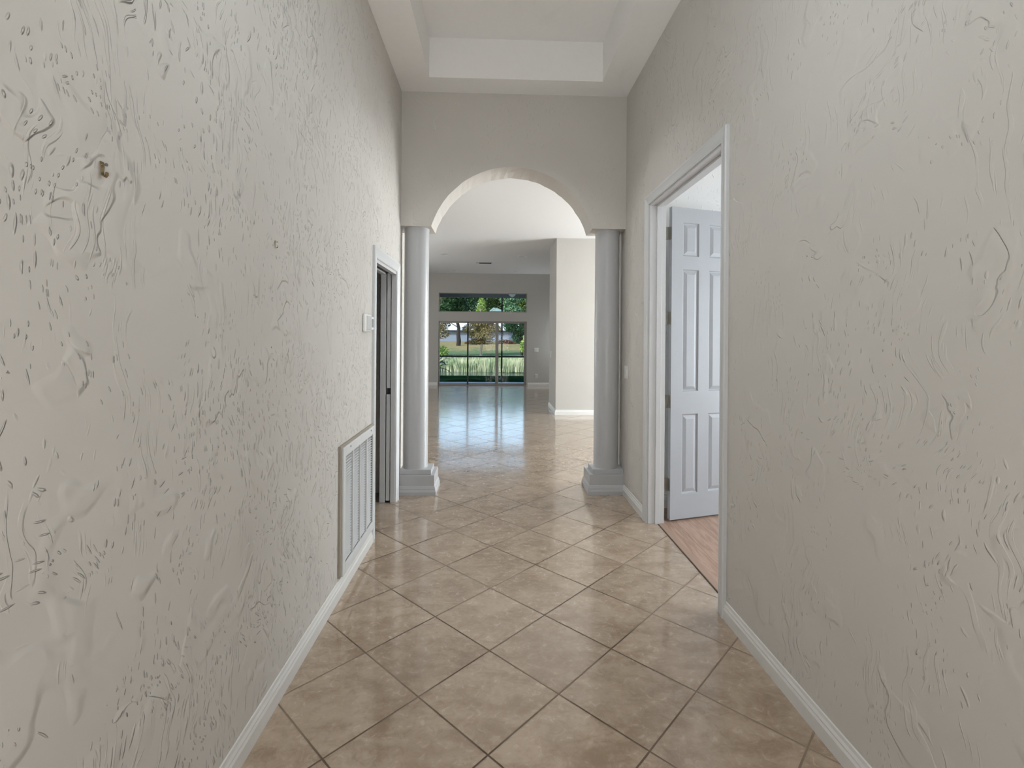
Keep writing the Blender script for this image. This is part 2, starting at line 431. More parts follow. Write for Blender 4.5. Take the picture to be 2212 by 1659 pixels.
# right jamb with stop
struct('trim_3', boxes(
    (XR - .001, 1.332, RD1 - .012, RD1 + .002, 0, RDZ), (XR - .001, 1.332, RD0 - .002, RD0 + .012, 0, RDZ), (XR - .001, 1.332, RD0 + .012, RD1 - .012, RDZ - .014, RDZ),
    (1.258, 1.332 - .035, RD1 - .024, RD1 - .012, 0, RDZ - .014), (1.258, 1.297, RD0 + .012, RD0 + .024, 0, RDZ - .014), (1.258, 1.297, RD0 + .024, RD1 - .024, RDZ - .028, RDZ - .014)), M_trim, bev=.0015)
# left split jamb around the pocket
struct('trim_4', boxes(
    (-.982, -.936, LD1, LD1 + .03, 0, LDZ - .02), (-.889, XL + .001, LD1, LD1 + .03, 0, LDZ - .02),
    (-.982, -.936, LD0, LD1 + .03, LDZ - .02, LDZ), (-.889, XL + .001, LD0, LD1 + .03, LDZ - .02, LDZ),
    (-.982, XL + .001, LD0 - .002, LD0 + .014, 0, LDZ - .02)), M_trim, bev=.0015)
struct('trim_5', boxes((-.936, -.889, LD0 + .014, LD1 + .2, LDZ - .008, LDZ + .0), (-.93, -.895, LD1 - .0, LD1 + .012, .0, .006)), M_black)
struct('trim_8', boxes((1.279, 1.2855, RD0 + .012, RD1 - .012, -.001, .003)), plain('dark_joint', srgb(70, 55, 45), .8))
struct('trim_6', boxes((1.285, 1.335, RD0 + .012, RD1 - .024, -.001, .006)), M_strip, bev=.004)

# ---------------------------------------------------------------- doors
def panel_door(name, W, H, cols, rows, T=.035):
    """leaf in local coords: x 0..W, y 0..T (front face y=0), z 0..H; raised panels on both faces"""
    bm = bmesh.new()
    xs = sorted(set([0, W] + [v for c in cols for v in c])); zs = sorted(set([0, H] + [v for r in rows for v in r]))
    ispanel = lambda x, z: any(a <= x <= b for a, b in cols) and any(a <= z <= b for a, b in rows)
    for yf, d in ((0, 1), (T, -1)):
        for i in range(len(xs) - 1):
            for j in range(len(zs) - 1):
                x0, x1, z0, z1 = xs[i], xs[i + 1], zs[j], zs[j + 1]
                def ring(m, dep): return [bm.verts.new((x, yf + d * dep, z)) for x, z in ((x0 + m, z0 + m), (x1 - m, z0 + m), (x1 - m, z1 - m), (x0 + m, z1 - m))]
                if ispanel((x0 + x1) / 2, (z0 + z1) / 2):
                    rs = [ring(0, 0), ring(.007, .010), ring(.012, .0115), ring(.038, .0025), ring(.040, .002)]
                    for a, b in zip(rs, rs[1:]):
                        for q in range(4): bm.faces.new([a[q], a[(q + 1) % 4], b[(q + 1) % 4], b[q]])
                    bm.faces.new(rs[-1])
                else: bm.faces.new(ring(0, 0))
    c = [(0, 0), (W, 0), (W, T), (0, T)]
    for q in (1, 3):
        (xa, ya), (xb, yb) = c[q], c[(q + 1) % 4]
        bm.faces.new([bm.verts.new(p) for p in ((xa, ya, 0), (xb, yb, 0), (xb, yb, H), (xa, ya, H))])
    for z in (0, H): bm.faces.new([bm.verts.new((x, y, z)) for x, y in c])
    bmesh.ops.remove_doubles(bm, verts=bm.verts, dist=1e-5)
    return bm
d1 = build('door_1', panel_door('d', .61, 2.466, [(.105, .255), (.355, .505)], [(.197, .828), (1.008, 1.977), (2.083, 2.348)]), M_door)
d1['kind'] = 'structure'; d1.location = (1.393, 3.827, .012)
d1.rotation_euler = (0, 0, math.atan2(.267, .9637))
hb = bmesh.new()
box(hb, -.036, -.0, .030, .033, 0, .1); box(hb, -.002, .0005, .005, .033, 0, .1)
for q in range(5): cyl(hb, (-.022 + .006 * (q % 2), .036, q * .02 + .001), .0068, .018, 12)
hinge = build('hinge', hb, M_hinge); hinge.parent = d1; hinge.location = (0, 0, 2.21)
hinge['label'] = 'satin nickel butt hinge'
for z in (1.54, .88, .225):
    h = hinge.copy(); C.objects.link(h); h.parent = d1; h.location = (0, 0, z)
# pocket door edge with notch for the pull
bm = boxes((-.928, -.896, LD1 + .006, LD1 + .22, .014, .935), (-.928, -.896, LD1 + .006, LD1 + .22, .99, 1.99), (-.928, -.896, LD1 + .06, LD1 + .22, .935, .99))
d2 = build('door_2', bm, M_trim, bev=.003); d2['kind'] = 'structure'
pl = build('edge_pull', boxes((-.926, -.898, LD1 + .055, LD1 + .061, .937, .988)), M_black, d2); pl['label'] = 'black recessed edge pull'

# ---------------------------------------------------------------- slider and transom
s = empty('door_3', (-.3, FY + .1, 0), kind='structure')
y0 = FY + .05
build('door_frame', boxes((SX0 + .0005, SX0 + .025, y0, y0 + .1, 0, SZ - .001), (SX1 - .025, SX1 - .0005, y0, y0 + .1, 0, SZ - .001), (SX0 + .025, SX1 - .025, y0, y0 + .1, SZ - .03, SZ - .001), (SX0 + .025, SX1 - .025, y0, y0 + .1, 0, .02)), M_alum, s)
e = [SX0 + .025, -.762, .10, SX1 - .025]
for i, (a, b, wl, wr, mt) in enumerate(((e[0], e[1], .012, .03, M_cage), (e[1], e[2], .0, .045, M_cage), (e[2], e[3], .05, .012, M_cage))):
    yy = y0 + .01 + (i % 2) * .045
    p = build('sliding_panel', boxes((a, b, yy, yy + .03, .02, .06), (a, b, yy, yy + .03, SZ - .055, SZ - .03)) if i != 2 else
              boxes((a, b - .051, yy, yy + .03, .02, .06), (a, b - .051, yy, yy + .03, SZ - .055, SZ - .031)), M_alum, s)
    build('pane', boxes((a, b, yy + .012, yy + .018, .06, SZ - .055)), M_glass, p)
    if i == 0: build('stile', boxes((b - .022, b + .022, yy - .004, yy + .034, .02, SZ - .03)), M_cage, p)['label'] = 'dark bronze meeting stile'
    if i == 1: build('stile', boxes((b - .055, b + .035, yy - .004, yy + .034, .02, SZ - .03)), M_alum, p)['label'] = 'beige meeting stile'
    if i == 2: build('stile', boxes((b - .05, b, yy, yy + .03, .02, SZ - .03)), M_alum, p)
w = empty('window_1', (-.3, FY + .1, WZ0), kind='structure')
build('window_frame', boxes((SX0 + .0005, SX0 + .02, y0, y0 + .06, WZ0 + .001, WZ1 - .001), (SX1 - .02, SX1 - .0005, y0, y0 + .06, WZ0 + .001, WZ1 - .001), (SX0 + .02, SX1 - .02, y0, y0 + .06, WZ0 + .001, WZ0 + .02), (SX0 + .02, SX1 - .02, y0, y0 + .06, WZ1 - .01, WZ1 - .001)), M_alum, w)
build('pane', boxes((SX0 + .02, SX1 - .02, y0 + .028, y0 + .034, WZ0 + .02, WZ1 - .02)), M_glass, w)

# ---------------------------------------------------------------- columns
def column(cx, wall, s, label):
    """s = +1: base runs from the wall towards +x"""
    yc = 4.64
    o = empty('column', (cx, yc, 0), label, 'column', 'round white columns carrying the arch')
    X = lambda d: (min(wall, wall + s * d), max(wall, wall + s * d))
    bm = bmesh.new()
    a, b = X(.318); box(bm, a, b, YA, 4.81, .0, .18)
    build('plinth', bm, M_col, o, bev=.003)
    bm = bmesh.new(); a, b = X(.286); box(bm, a, b, 4.52, 4.755, .18, .225)
    build('plinth_cap', bm, M_col, o, bev=.003)
    # trim moulding round the foot of the plinth
    bm = bmesh.new(); e = wall + s * .318
    path = [lambda p, q: (wall, YA - p * 1.0, q), lambda p, q: (e + s * p, YA - p, q), lambda p, q: (e + s * p, 4.81 + p, q), lambda p, q: (wall, 4.81 + p, q)]
    sweep(bm, [(0, 0), (.016, 0), (.016, .030), (.010, .050), (.010, .056), (.004, .078), (0, .084)], path)
    build('base_moulding', bm, M_col, o)
    r = .115
    build('shaft', lathe([(r * 1.0, .225), (r, .3), (r, 1.2), (r * .985, 2.0), (r * .985, 2.40), (r * 1.0, 2.425), (r * 1.0, 2.442)], (cx, yc, 0), 64), M_col, o, smooth=True).modifiers.new('n', 'EDGE_SPLIT').split_angle = .6
    return o
column(-.726, XL, 1, 'round white column on a square plinth, left of the arch beside the dark doorway')
column(1.068, XR, -1, 'round white column on a square plinth, right of the arch near the light switch')

# ---------------------------------------------------------------- return air grille
gy0, gy1, gz0, gz1 = 2.755, 3.468, .108, .822
g = empty('return_air_grille', (XL, (gy0 + gy1) / 2, gz0), 'tall white louvred return air grille low on the left wall', 'air grille')
build('back_frame', boxes((XL, XL + .014, gy0 - .012, gy0 + .03, gz0, gz1 + .012), (XL, XL + .014, gy1 - .03, gy1, gz0, gz1 + .012), (XL, XL + .014, gy0 + .03, gy1 - .03, gz1 - .03, gz1 + .012), (XL, XL + .014, gy0 + .03, gy1 - .03, gz0, gz0 + .03)), M_tan, g, bev=.002)['label'] = 'tan outer flange'
iy0, iy1, iz0, iz1 = gy0 + .05, gy1 - .035, gz0 + .055, gz1 - .055
build('face_frame', boxes((XL + .014, XL + .024, gy0 + .008, iy0, gz0, gz1), (XL + .014, XL + .024, iy1, gy1, gz0, gz1), (XL + .014, XL + .024, iy0, iy1, iz1, gz1), (XL + .014, XL + .024, iy0, iy1, gz0, iz0)), M_louver, g, bev=.002)
cw = (iy1 - iy0) / 4
for i in range(1, 4):
    build('divider', boxes((XL + .006, XL + .0225, iy0 + cw * i - .008, iy0 + cw * i + .008, iz0, iz1)), M_louver, g)
bm = bmesh.new(); nl = 37
for i in range(nl):
    z = iz0 + (iz1 - iz0) * (i + .5) / nl
    M = Matrix.Translation((XL + .010, 0, z)) @ Matrix.Rotation(math.radians(34), 4, 'Y')
    box(bm, -.0056, .0056, iy0, iy1, -.0008, .0008, M)
build('louvers', bm, M_louver, g)
build('dark_duct_sheet', boxes((XL + .0002, XL + .001, iy0, iy1, iz0, iz1)), M_black, g)['label'] = 'black sheet standing for the dark duct behind the louvers'  # shade of the duct painted as a black sheet on the solid wall
for yy in (gy0 + .14, gy1 - .1):
    bm = bmesh.new(); cyl(bm, (XL + .024, yy, gz1 - .018), .006, .003, 12, 'x'); build('screw', bm, M_hinge, g)

# ---------------------------------------------------------------- wall controls
k = empty('keypad', (XL, 3.29, 1.528), 'larger white wall keypad with a grey door left of the small thermostat', 'keypad')
build('body', boxes((XL, XL + .024, 3.212, 3.368, 1.469, 1.587)), M_plate, k, bev=.012, seg=4)
build('cover', boxes((XL + .0235, XL + .027, 3.232, 3.352, 1.482, 1.576)), M_lgrey, k, bev=.003)['label'] = 'light grey flip cover'
k = empty('thermostat', (XL, 3.423, 1.53), 'small white thermostat with a dark grey screen beside the left door casing', 'thermostat')
build('body', boxes((XL, XL + .016, 3.386, 3.46, 1.485, 1.575)), M_plate, k, bev=.005, seg=3)
build('screen', boxes((XL + .0155, XL + .0175, 3.402, 3.445, 1.502, 1.560)), M_grey, k)['label'] = 'dark grey display'

def hook(y, z, label, s=1.0):
    o = empty('picture_hook', (XL, y, z), label, 'picture hook', 'metal picture hooks on the left wall')
    bm = bmesh.new()
    # bent strip: flat back plate, nail loop on top, hook curling out at the bottom
    pts = [(.0015, .017), (.0035, .006), (.003, -.006), (.004, -.013), (.009, -.016), (.0125, -.012), (.0125, -.006)]
    pr = []
    for i, (a, b) in enumerate(pts):
        wd = [.0055, .005, .004, .0045, .0045, .0045, .004][i]
        pr.append((a, b, wd))
    rings = []
    for a, b, wd in pr:
        rings.append([bm.verts.new((XL + (a + dx) * s, y + dy * s, z + (b + dz) * s)) for dx, dy, dz in ((0, -wd, 0), (0, wd, 0), (.0012, wd, .0008), (.0012, -wd, .0008))])
    for r1, r2 in zip(rings, rings[1:]):
        for i in range(4): bm.faces.new([r1[i], r1[(i + 1) % 4], r2[(i + 1) % 4], r2[i]])
    bm.faces.new(rings[0][::-1]); bm.faces.new(rings[-1])
    build('strip', bm, M_brass, o)
    bm = bmesh.new(); cyl(bm, (XL - .001, y, z + .011 * s), .0016 * s, .013 * s, 10, 'x'); cyl(bm, (XL + .011 * s, y, z + .011 * s), .0036 * s, .002 * s, 12, 'x')
    build('nail', bm, M_hinge, o)
    return o
hook(1.095, 1.802, 'brass picture hook higher on the near left wall, the larger of the two')
hook(1.941, 1.798, 'small metal picture hook farther along the left wall', .85)

def wall_plate(name, cat, label, c, axis, s, w, h, kind, grp=None):
    """plate on a wall; axis 'x': wall plane normal is x (s sign), spans y; axis 'y': normal y, spans x"""
    o = empty(name, c, label, cat, grp)
    def bx(a0, a1, d0, d1, z0, z1):
        if axis == 'x': xs = sorted((c[0] + s * d0, c[0] + s * d1)); return (xs[0], xs[1], c[1] + a0, c[1] + a1, c[2] + z0, c[2] + z1)
        ys = sorted((c[1] + s * d0, c[1] + s * d1)); return (c[0] + a0, c[0] + a1, ys[0], ys[1], c[2] + z0, c[2] + z1)
    build('plate', boxes(bx(-w / 2, w / 2, 0, .006, -h / 2, h / 2)), M_plate, o, bev=.003)
    if kind == 'outlet':
        build('socket', boxes(bx(-.017, .017, .006, .008, .006, .034), bx(-.017, .017, .006, .008, -.034, -.006)), M_lgrey, o, bev=.001)
    else:
        n = kind
        for i in range(n):
            x = (i - (n - 1) / 2) * .046
            build('rocker', boxes(bx(x - .0165, x + .0165, .006, .010, -.033, .033)), M_plate, o, bev=.0015)
    return o
wall_plate('light_switch', 'light switch', 'white double rocker switch on the right hall wall beside the column', (XR, 4.44, 1.13), 'x', -1, .115, .118, 2)
wall_plate('light_switch', 'light switch', 'pale double switch plate on the grey far wall right of the sliding door', (1.245, FY, 1.05), 'y', -1, .125, .118, 2)
wall_plate('light_switch', 'light switch', 'bright white switch on the shaded side of the projecting wall block', (1.15, 9.85, 1.09), 'x', -1, .12, .13, 1)
wall_plate('outlet', 'outlet', 'white power outlet low on the far wall right of the sliding door', (1.243, FY, .283), 'y', -1, .075, .118, 'outlet')

# ---------------------------------------------------------------- ceiling fittings
for (x, y, l) in ((-1.14, 11.1, 'recessed ceiling light, left one of the nearer pair'), (.62, 11.18, 'recessed ceiling light, right one of the nearer pair'),
                  (-1.14, 13.84, 'recessed ceiling light near the far wall, left of the vent'), (.60, 13.87, 'recessed ceiling light near the far wall, towards the wall block')):
    o = empty('recessed_light', (x, y, GC), l, 'recessed light', 'recessed lights in the great room ceiling')
    build('trim_ring', lathe([(.075, 0), (.078, -.008), (.10, -.008), (.102, 0)], (x, y, GC), 32), M_plate, o, smooth=True)
    build('lamp_face', lathe([(.0745, -.0005), (.03, -.0075)], (x, y, GC), 32), M_lgrey, o)
vx, vy = -.26, 12.3
o = empty('ceiling_vent', (vx, vy, GC), 'dark louvred supply vent in the great room ceiling', 'ceiling vent')
build('vent_frame', boxes((vx - .2, vx + .2, vy - .1, vy - .08, GC - .01, GC), (vx - .2, vx + .2, vy + .08, vy + .1, GC - .01, GC), (vx - .2, vx - .12, vy - .08, vy + .08, GC - .01, GC), (vx + .18, vx + .2, vy - .08, vy + .08, GC - .01, GC)), M_lgrey, o)
bm = bmesh.new()
for i in range(6):
    M = Matrix.Translation((0, vy - .066 + i * .026, GC - .010)) @ Matrix.Rotation(math.radians(50), 4, 'X')
    box(bm, vx - .12, vx + .18, -.009, .009, -.0008, .0008, M)
build('slats', bm, M_grey, o)
build('dark_vent_sheet', boxes((vx - .12, vx + .18, vy - .08, vy + .08, GC - .002, GC)), M_black, o)  # black plate coloured as the dark inside the vent; ceiling is uncut
o = empty('ceiling_light', (.16, 3.50, TZ), 'round white ceiling fitting on the raised tray ceiling, cut by the upper edge', 'ceiling light')
build('canopy', lathe([(.10, 0), (.10, -.012), (.085, -.022), (.02, -.028)], (.16, 3.50, TZ), 40), M_plate, o, smooth=True)
build('shade', lathe([(.02, -.028), (.075, -.034), (.085, -.05), (.06, -.085), (.01, -.10)], (.16, 3.50, TZ), 40), M_globe, o, smooth=True)

# ---------------------------------------------------------------- laundry room
wx0, wx1, wy0, wy1 = -1.86, -1.18, 5.50, 6.15
o = empty('washing_machine', ((wx0 + wx1) / 2, (wy0 + wy1) / 2, 0), 'white washing machine standing in the dark laundry room', 'washing machine')
build('cabinet', boxes((wx0, wx1, wy0, wy1, .02, .88)), M_enamel, o, bev=.012)
build('lid', boxes((wx0 + .05, wx1 - .05, wy0 + .03, wy1 - .15, .88, .893)), M_enamel, o, bev=.005)
build('control_panel', boxes((wx0, wx1, wy1 - .13, wy1, .88, 1.03)), M_lgrey, o, bev=.02, seg=3)
for x in (-1.37, -1.30, -1.6):
    bm = bmesh.new(); cyl(bm, (x, wy1 - .145, .985), .02, .02, 20, 'y'); build('knob', bm, M_black, o)
o = empty('wall_cabinet', (-1.6, 6.03, 1.5), 'wall cabinet with a black lower edge in the dark laundry room', 'cabinet')
build('body', boxes((-2.4, -1.1, 5.87, 6.195, 1.65, 2.4)), M_lgrey, o, bev=.003)
build('black_band', boxes((-2.4, -1.1, 5.875, 6.19, 1.52, 1.65)), M_black, o)['label'] = 'black lower edge'  # plain black band under the cabinet body
build('door', boxes((-2.39, -1.755, 5.85, 5.869, 1.66, 2.39), ), M_lgrey, o, bev=.003)
build('door', boxes((-1.745, -1.11, 5.85, 5.869, 1.66, 2.39), ), M_lgrey, o, bev=.003)

# ---------------------------------------------------------------- outside
tag(struct('trim_7', boxes((-6, 6, FY + .2, 15.62, -.12, -.01)), M_conc))
o = empty('porch_roof', (0, 15.1, 2.85), 'grey porch soffit and fascia beam seen through the high window', 'porch roof')
build('soffit', boxes((-6, 6, FY + .2, 15.75, 2.86, 2.95)), M_soffit, o)
build('fascia_beam', boxes((-6, 6, 15.44, 15.62, 2.655, 2.86)), M_soffit, o)
o = empty('porch_light', (.55, 15.1, 2.86), 'white globe light under the porch soffit', 'porch light')
build('base_ring', lathe([(.07, 0), (.075, -.02), (.06, -.03)], (.55, 15.1, 2.86), 24), M_plate, o, smooth=True)
build('globe', lathe([(.06, -.03), (.118, -.05), (.122, -.08), (.11, -.145), (.07, -.19), (.01, -.225)], (.55, 15.1, 2.86), 32), M_globe, o, smooth=True)
o = empty('screen_enclosure', (.25, 15.52, 0), 'dark bronze screen enclosure frame just outside the sliding door', 'screen enclosure')
for x in (-2.6, .25, 3.1): build('post', boxes((x - .025, x + .025, 15.5, 15.55, -.01, 2.655)), M_cage, o)
build('chair_rail', boxes((-5.5, -2.625, 15.5, 15.54, .775, .825), (-2.575, .225, 15.5, 15.54, .775, .825), (.275, 3.075, 15.5, 15.54, .775, .825)), M_cage, o)

# ground: one surface with the pond basin
def grd(name, prof, x0, x1, mat, kind='structure'):
    bm = bmesh.new(); nx = 40; rows = []
    for y, z in prof:
        rows.append([bm.verts.new((x0 + (x1 - x0) * i / nx, y, z + .05 * math.sin(i * .9 + y * .3) * (1 if y > 22 else 0))) for i in range(nx + 1)])
    for a, b in zip(rows, rows[1:]):
        for i in range(nx): bm.faces.new([a[i], a[i + 1], b[i + 1], b[i]])
    o = build(name, bm, mat, smooth=True); o['kind'] = kind; return o
tag(grd('lawn', [(15.62, -.09), (17, -.1), (19.2, -.1), (20.2, -.35), (22, -1.3), (24, -1.6)], -14, 14, M_lawn), 'shaded dark green lawn beyond the porch slab', 'lawn')
tag(grd('grassy_bank', [(31, -1.8), (33.2, -1.05), (35, -.7), (38, -.25), (43, .0), (48, .35), (54, .66), (60, .7), (90, 1.0), (130, 1.2)], -40, 40, M_bank), 'sunlit grassy bank rising on the far side of the pond', 'bank')
tag(grd('pond', [(20.5, -1.0), (26, -1.0), (34, -1.0)], -30, 30, M_water), 'narrow grey pond between the lawn and the reeds', 'pond')

def foliage(blobs, n, size, ratio=.45, seed=0, droop=0):
    """leafy cards scattered through ellipsoid clusters"""
    r = random.Random(seed); bm = bmesh.new()
    tot = sum(b[3] * b[4] * b[5] for b in blobs)
    for (x, y, z, a, b, c) in blobs:
        m = max(20, int(n * a * b * c / tot))
        for _ in range(m):
            while True:
                p = Vector((r.uniform(-1, 1), r.uniform(-1, 1), r.uniform(-1, 1)))
                if .25 < p.length < 1: break
            p = Vector((x + p.x * a, y + p.y * b, z + p.z * c))
            s_ = size * r.uniform(.6, 1.3)
            d = Vector((r.uniform(-1, 1), r.uniform(-1, 1), r.uniform(-1, 1) - droop)).normalized()
            e = d.cross(Vector((r.uniform(-1, 1), r.uniform(-1, 1), r.uniform(-1, 1)))).normalized()
            f = d.cross(e) * .25
            v = [p - d * s_, p + e * s_ * ratio + f * s_, p + d * s_, p - e * s_ * ratio + f * s_]
            bm.faces.new([bm.verts.new(q) for q in v])
    return bm

def trunk_bm(x, y, z0, z1, r0, branches, seed=0):
    r = random.Random(seed); bm = bmesh.new()
    def limb(a, b, ra, rb, n=4):
        prev = None
        for i in range(n + 1):
            t = i / n; c = a.lerp(b, t) + Vector((r.uniform(-1, 1), r.uniform(-1, 1), 0)) * ra * .5 * (0 if i == 0 else 1)
            rad = ra + (rb - ra) * t
            ring = [bm.verts.new(c + Vector((math.cos(k * PI / 4), math.sin(k * PI / 4), 0)) * rad) for k in range(8)]
            if prev:
                for k in range(8): bm.faces.new([prev[k], prev[(k + 1) % 8], ring[(k + 1) % 8], ring[k]])
            prev = ring
        bm.faces.new(prev)
    top = Vector((x, y, z1)); limb(Vector((x, y, z0)), top, r0, r0 * .45, 6)
    for i in range(branches):
        t = r.uniform(.4, .95); a = r.uniform(0, 2 * PI); L = (z1 - z0) * r.uniform(.25, .5)
        s_ = Vector((x, y, z0 + (z1 - z0) * t))
        limb(s_, s_ + Vector((math.cos(a) * L, math.sin(a) * L, L * .55)), r0 * .4, r0 * .1, 4)
    return bm

def tree(x, y, z0, h, r0, blobs, n, size, mat, label, bark=None, seed=0, br=6, name='tree', grp=None):
    o = empty(name, (x, y, z0), label, 'tree', grp)
    build('trunk', trunk_bm(x, y, z0 - .2, z0 + h, r0, br, seed), bark or M_bark, o)
    build('crown', foliage([(x + a, y + b, z0 + c, d, e, f) for a, b, c, d, e, f in blobs], n, size, seed=seed), M_leaf[mat], o)
    return o
# shade tree with a dark forked trunk, left
tree(-3.6, 50, .5, 3.6, .24, [(-1.2, 0, 3.9, 1.1, 1.2, .7), (.3, .5, 3.8, .8, 1, .6), (-.4, 0, 4.8, 1.3, 1.5, .8), (.5, 0, 2.75, .45, .6, .3)], 5200, .16, 'dark', 'tree with a dark upright trunk standing in front of the blue-grey house', seed=1, br=5)
# bald cypress, centre
tree(-1.0, 39, -.25, 3.4, .11, [(0, 0, 1.75, 1.15, 1, .42), (-.7, .2, 2.25, .9, 1, .4), (.75, 0, 2.3, .9, 1, .4), (0, 0, 2.8, 1.1, 1.1, .4), (-.6, 0, 3.2, .9, .9, .35), (.7, .2, 3.2, .9, .8, .35), (-.35, 0, 1.25, .75, .7, .25), (.5, 0, 1.3, .6, .6, .25)], 9500, .065, 'rust', 'thin rusty-leaved cypress growing on the bank in the middle of the sliding door', M_barkg, 2, 12)
# left edge tree; crown stretched out of view to shade the bank
tree(-5.0, 36.5, -.5, 3.8, .12, [(.8, 0, 2.75, 1.0, .9, .55), (1.2, .1, 2.15, .55, .6, .45), (-.8, 0, 3.6, 1.6, 1.2, 1.0), (-.2, 0, 4.6, 1.4, 1.2, .8), (-2.4, 0, 3.4, 1.4, 1.0, .9), (-3.6, .3, 3.0, 1.2, .9, .8)], 12000, .085, 'rust', 'rusty-leaved tree hanging in at the left edge of the sliding door', seed=8, br=8)
# right trees
tree(2.1, 37, -.4, 2.8, .12, [(-.9, 0, 2.7, .55, .8, .55), (-.2, 0, 2.6, .8, .8, .7), (.6, 0, 2.3, .8, .8, .8), (-.2, .3, 1.7, .6, .6, .45), (.3, .3, 3.3, 1.3, 1, .5)], 6500, .085, 'dark', 'dark leafy tree on the bank at the right end of the sliding door', seed=3)
tree(2.85, 36.0, -.65, 2.1, .07, [(-.55, 0, 1.5, .42, .4, .35), (-.2, 0, 1.95, .55, .5, .4), (-.7, 0, 1.1, .25, .3, .2)], 2300, .06, 'light', 'yellow-green young tree in front of the dark tree on the right', seed=4)
# treeline beyond the house
bg = [(-7.3, 'light', 72, 'light green round tree at the left end of the high window'), (-5.0, 'dark', 76, 'dark evergreen tree next to the light green one in the high window'),
      (-3.0, 'dark', 72.5, 'dark tree left of the bright conical tree in the high window'), (-.3, 'mid', 76, 'mid green tree right of the bright conical tree in the high window'),
      (1.2, 'dark', 80, 'dark tree beside the enclosure post in the high window'), (2.6, 'bgreen', 73, 'grey-green tree right of the enclosure post in the high window'),
      (4.1, 'light', 77, 'light green tree near the right end of the high window'), (6.3, 'mid', 73, 'green tree at the right jamb of the high window'), (-9.8, 'mid', 77, 'green tree at the left jamb of the high window')]
for i, (x, m, yy, lab) in enumerate(bg):
    h = 5.4
    tree(x, yy, .8, h, .2, [(0, 0, h * .8, 1.5, 1.2, 1.4), (-.5, 0, h * 1.15, 1.4, 1.2, 1.2), (.6, .3, h * 1.25, 1.4, 1.2, 1.3), (0, 0, h * 1.6, 1.4, 1.2, 1.1)], 6500, .17, m, lab, seed=20 + i, br=5, grp='trees beyond the pale house')
tree(-1.5, 58, .7, 4.6, .14, [(0, 0, 1.6, .9, .9, 1.0), (0, 0, 3.0, .8, .8, 1.2), (0, 0, 4.2, .55, .55, 1.0), (0, 0, 5.1, .3, .3, .7)], 5200, .085, 'lime', 'bright lime green conical tree in the middle of the high window', seed=40, br=4)
# hedge along the bank top
for i, (x, w_) in enumerate(((-1.9, 1.45), (1.0, 1.1), (3.1, 1.0))):
    tag(build('shrub', foliage([(x + .25, 52 + i, .62, w_, .5, .42)], 2600, .07, seed=60 + i), M_leaf['brown']),
        ['low brown shrub at the bank top behind the cypress', 'low brown shrub at the bank top right of the cypress', 'low brown shrub at the bank top by the right door jamb'][i], 'shrub', 'brown shrubs along the top of the bank')
tag(build('shrub', foliage([(-3.95, 37.5, .2, .55, .4, .5)], 700, .07, seed=64), M_leaf['light']), 'yellow-green shrub on the bank at the left edge of the sliding door', 'shrub')
tag(build('shrub', foliage([(.42, 36.2, -.25, .4, .3, .28)], 500, .06, seed=65), M_leaf['lime']), 'small yellow-green plant behind the reeds beside the beige stile', 'shrub')
# reeds
def reeds():
    r = random.Random(5); bm = bmesh.new()
    for _ in range(7600):
        x = r.uniform(-5.2, 4.2); y = r.uniform(33.1, 35.2); z = -1.0 + (y - 33.1) * .12; h = r.uniform(.45, .95); a = r.uniform(0, PI)
        d = Vector((math.cos(a), math.sin(a), 0)) * .0105; lean = Vector((r.uniform(-.3, .3), r.uniform(-.2, .2), 0)) * h
        p = Vector((x, y, z)); m = p + lean * .35 + Vector((0, 0, h * .6)); t = p + lean + Vector((0, 0, h))
        a0, a1, b0, b1, c = [bm.verts.new(q) for q in (p - d, p + d, m - d, m + d, t)]
        bm.faces.new([a0, a1, b1, b0]); bm.faces.new([b0, b1, c])
    return bm
tag(build('reeds', reeds(), M_leaf['reed']), 'pale green reeds lining the far edge of the pond', 'reeds', kind='stuff')
# strap-leaved plants by the enclosure
def spiky(x, y, z, h, label, seed, n=16):
    r = random.Random(seed)
    o = empty('strap_leaf_plant', (x, y, z), label, 'plant', 'strap-leaved plants outside the sliding door')
    bm = bmesh.new(); cyl(bm, (x, y, z), .03, h * .35, 8); build('stem', bm, M_bark, o)
    bm = bmesh.new()
    for i in range(n):
        a = r.uniform(0, 2 * PI); L = h * r.uniform(.36, .6); up = r.uniform(.5, 1.3); w_ = .055
        prev = None; b0 = Vector((x, y, z + h * r.uniform(.15, .38))); dx = Vector((math.cos(a), math.sin(a), 0)); sd = Vector((-dx.y, dx.x, 0))
        for k_ in range(7):
            t = k_ / 6; c = b0 + dx * L * t * .8 + Vector((0, 0, L * (up * t - .75 * t * t))); ww = w_ * math.sin(PI * min(.98, .18 + t * .82)) + .002
            cur = (bm.verts.new(c - sd * ww), bm.verts.new(c + sd * ww + Vector((0, 0, .01))))
            if prev: bm.faces.new([prev[0], prev[1], cur[1], cur[0]])
            prev = cur
    build('leaves', bm, M_leaf['strap'], o)
spiky(-2.05, 16.6, -.1, 1.55, 'taller dark strap-leaved plant outside the left edge of the sliding door', 1, 26)
spiky(-2.0, 16.0, -.1, .85, 'shorter dark strap-leaved plant outside the left edge of the sliding door', 2, 22)
spiky(1.55, 16.8, -.1, .8, 'small strap-leaved plant outside the right edge of the sliding door', 3, 14)

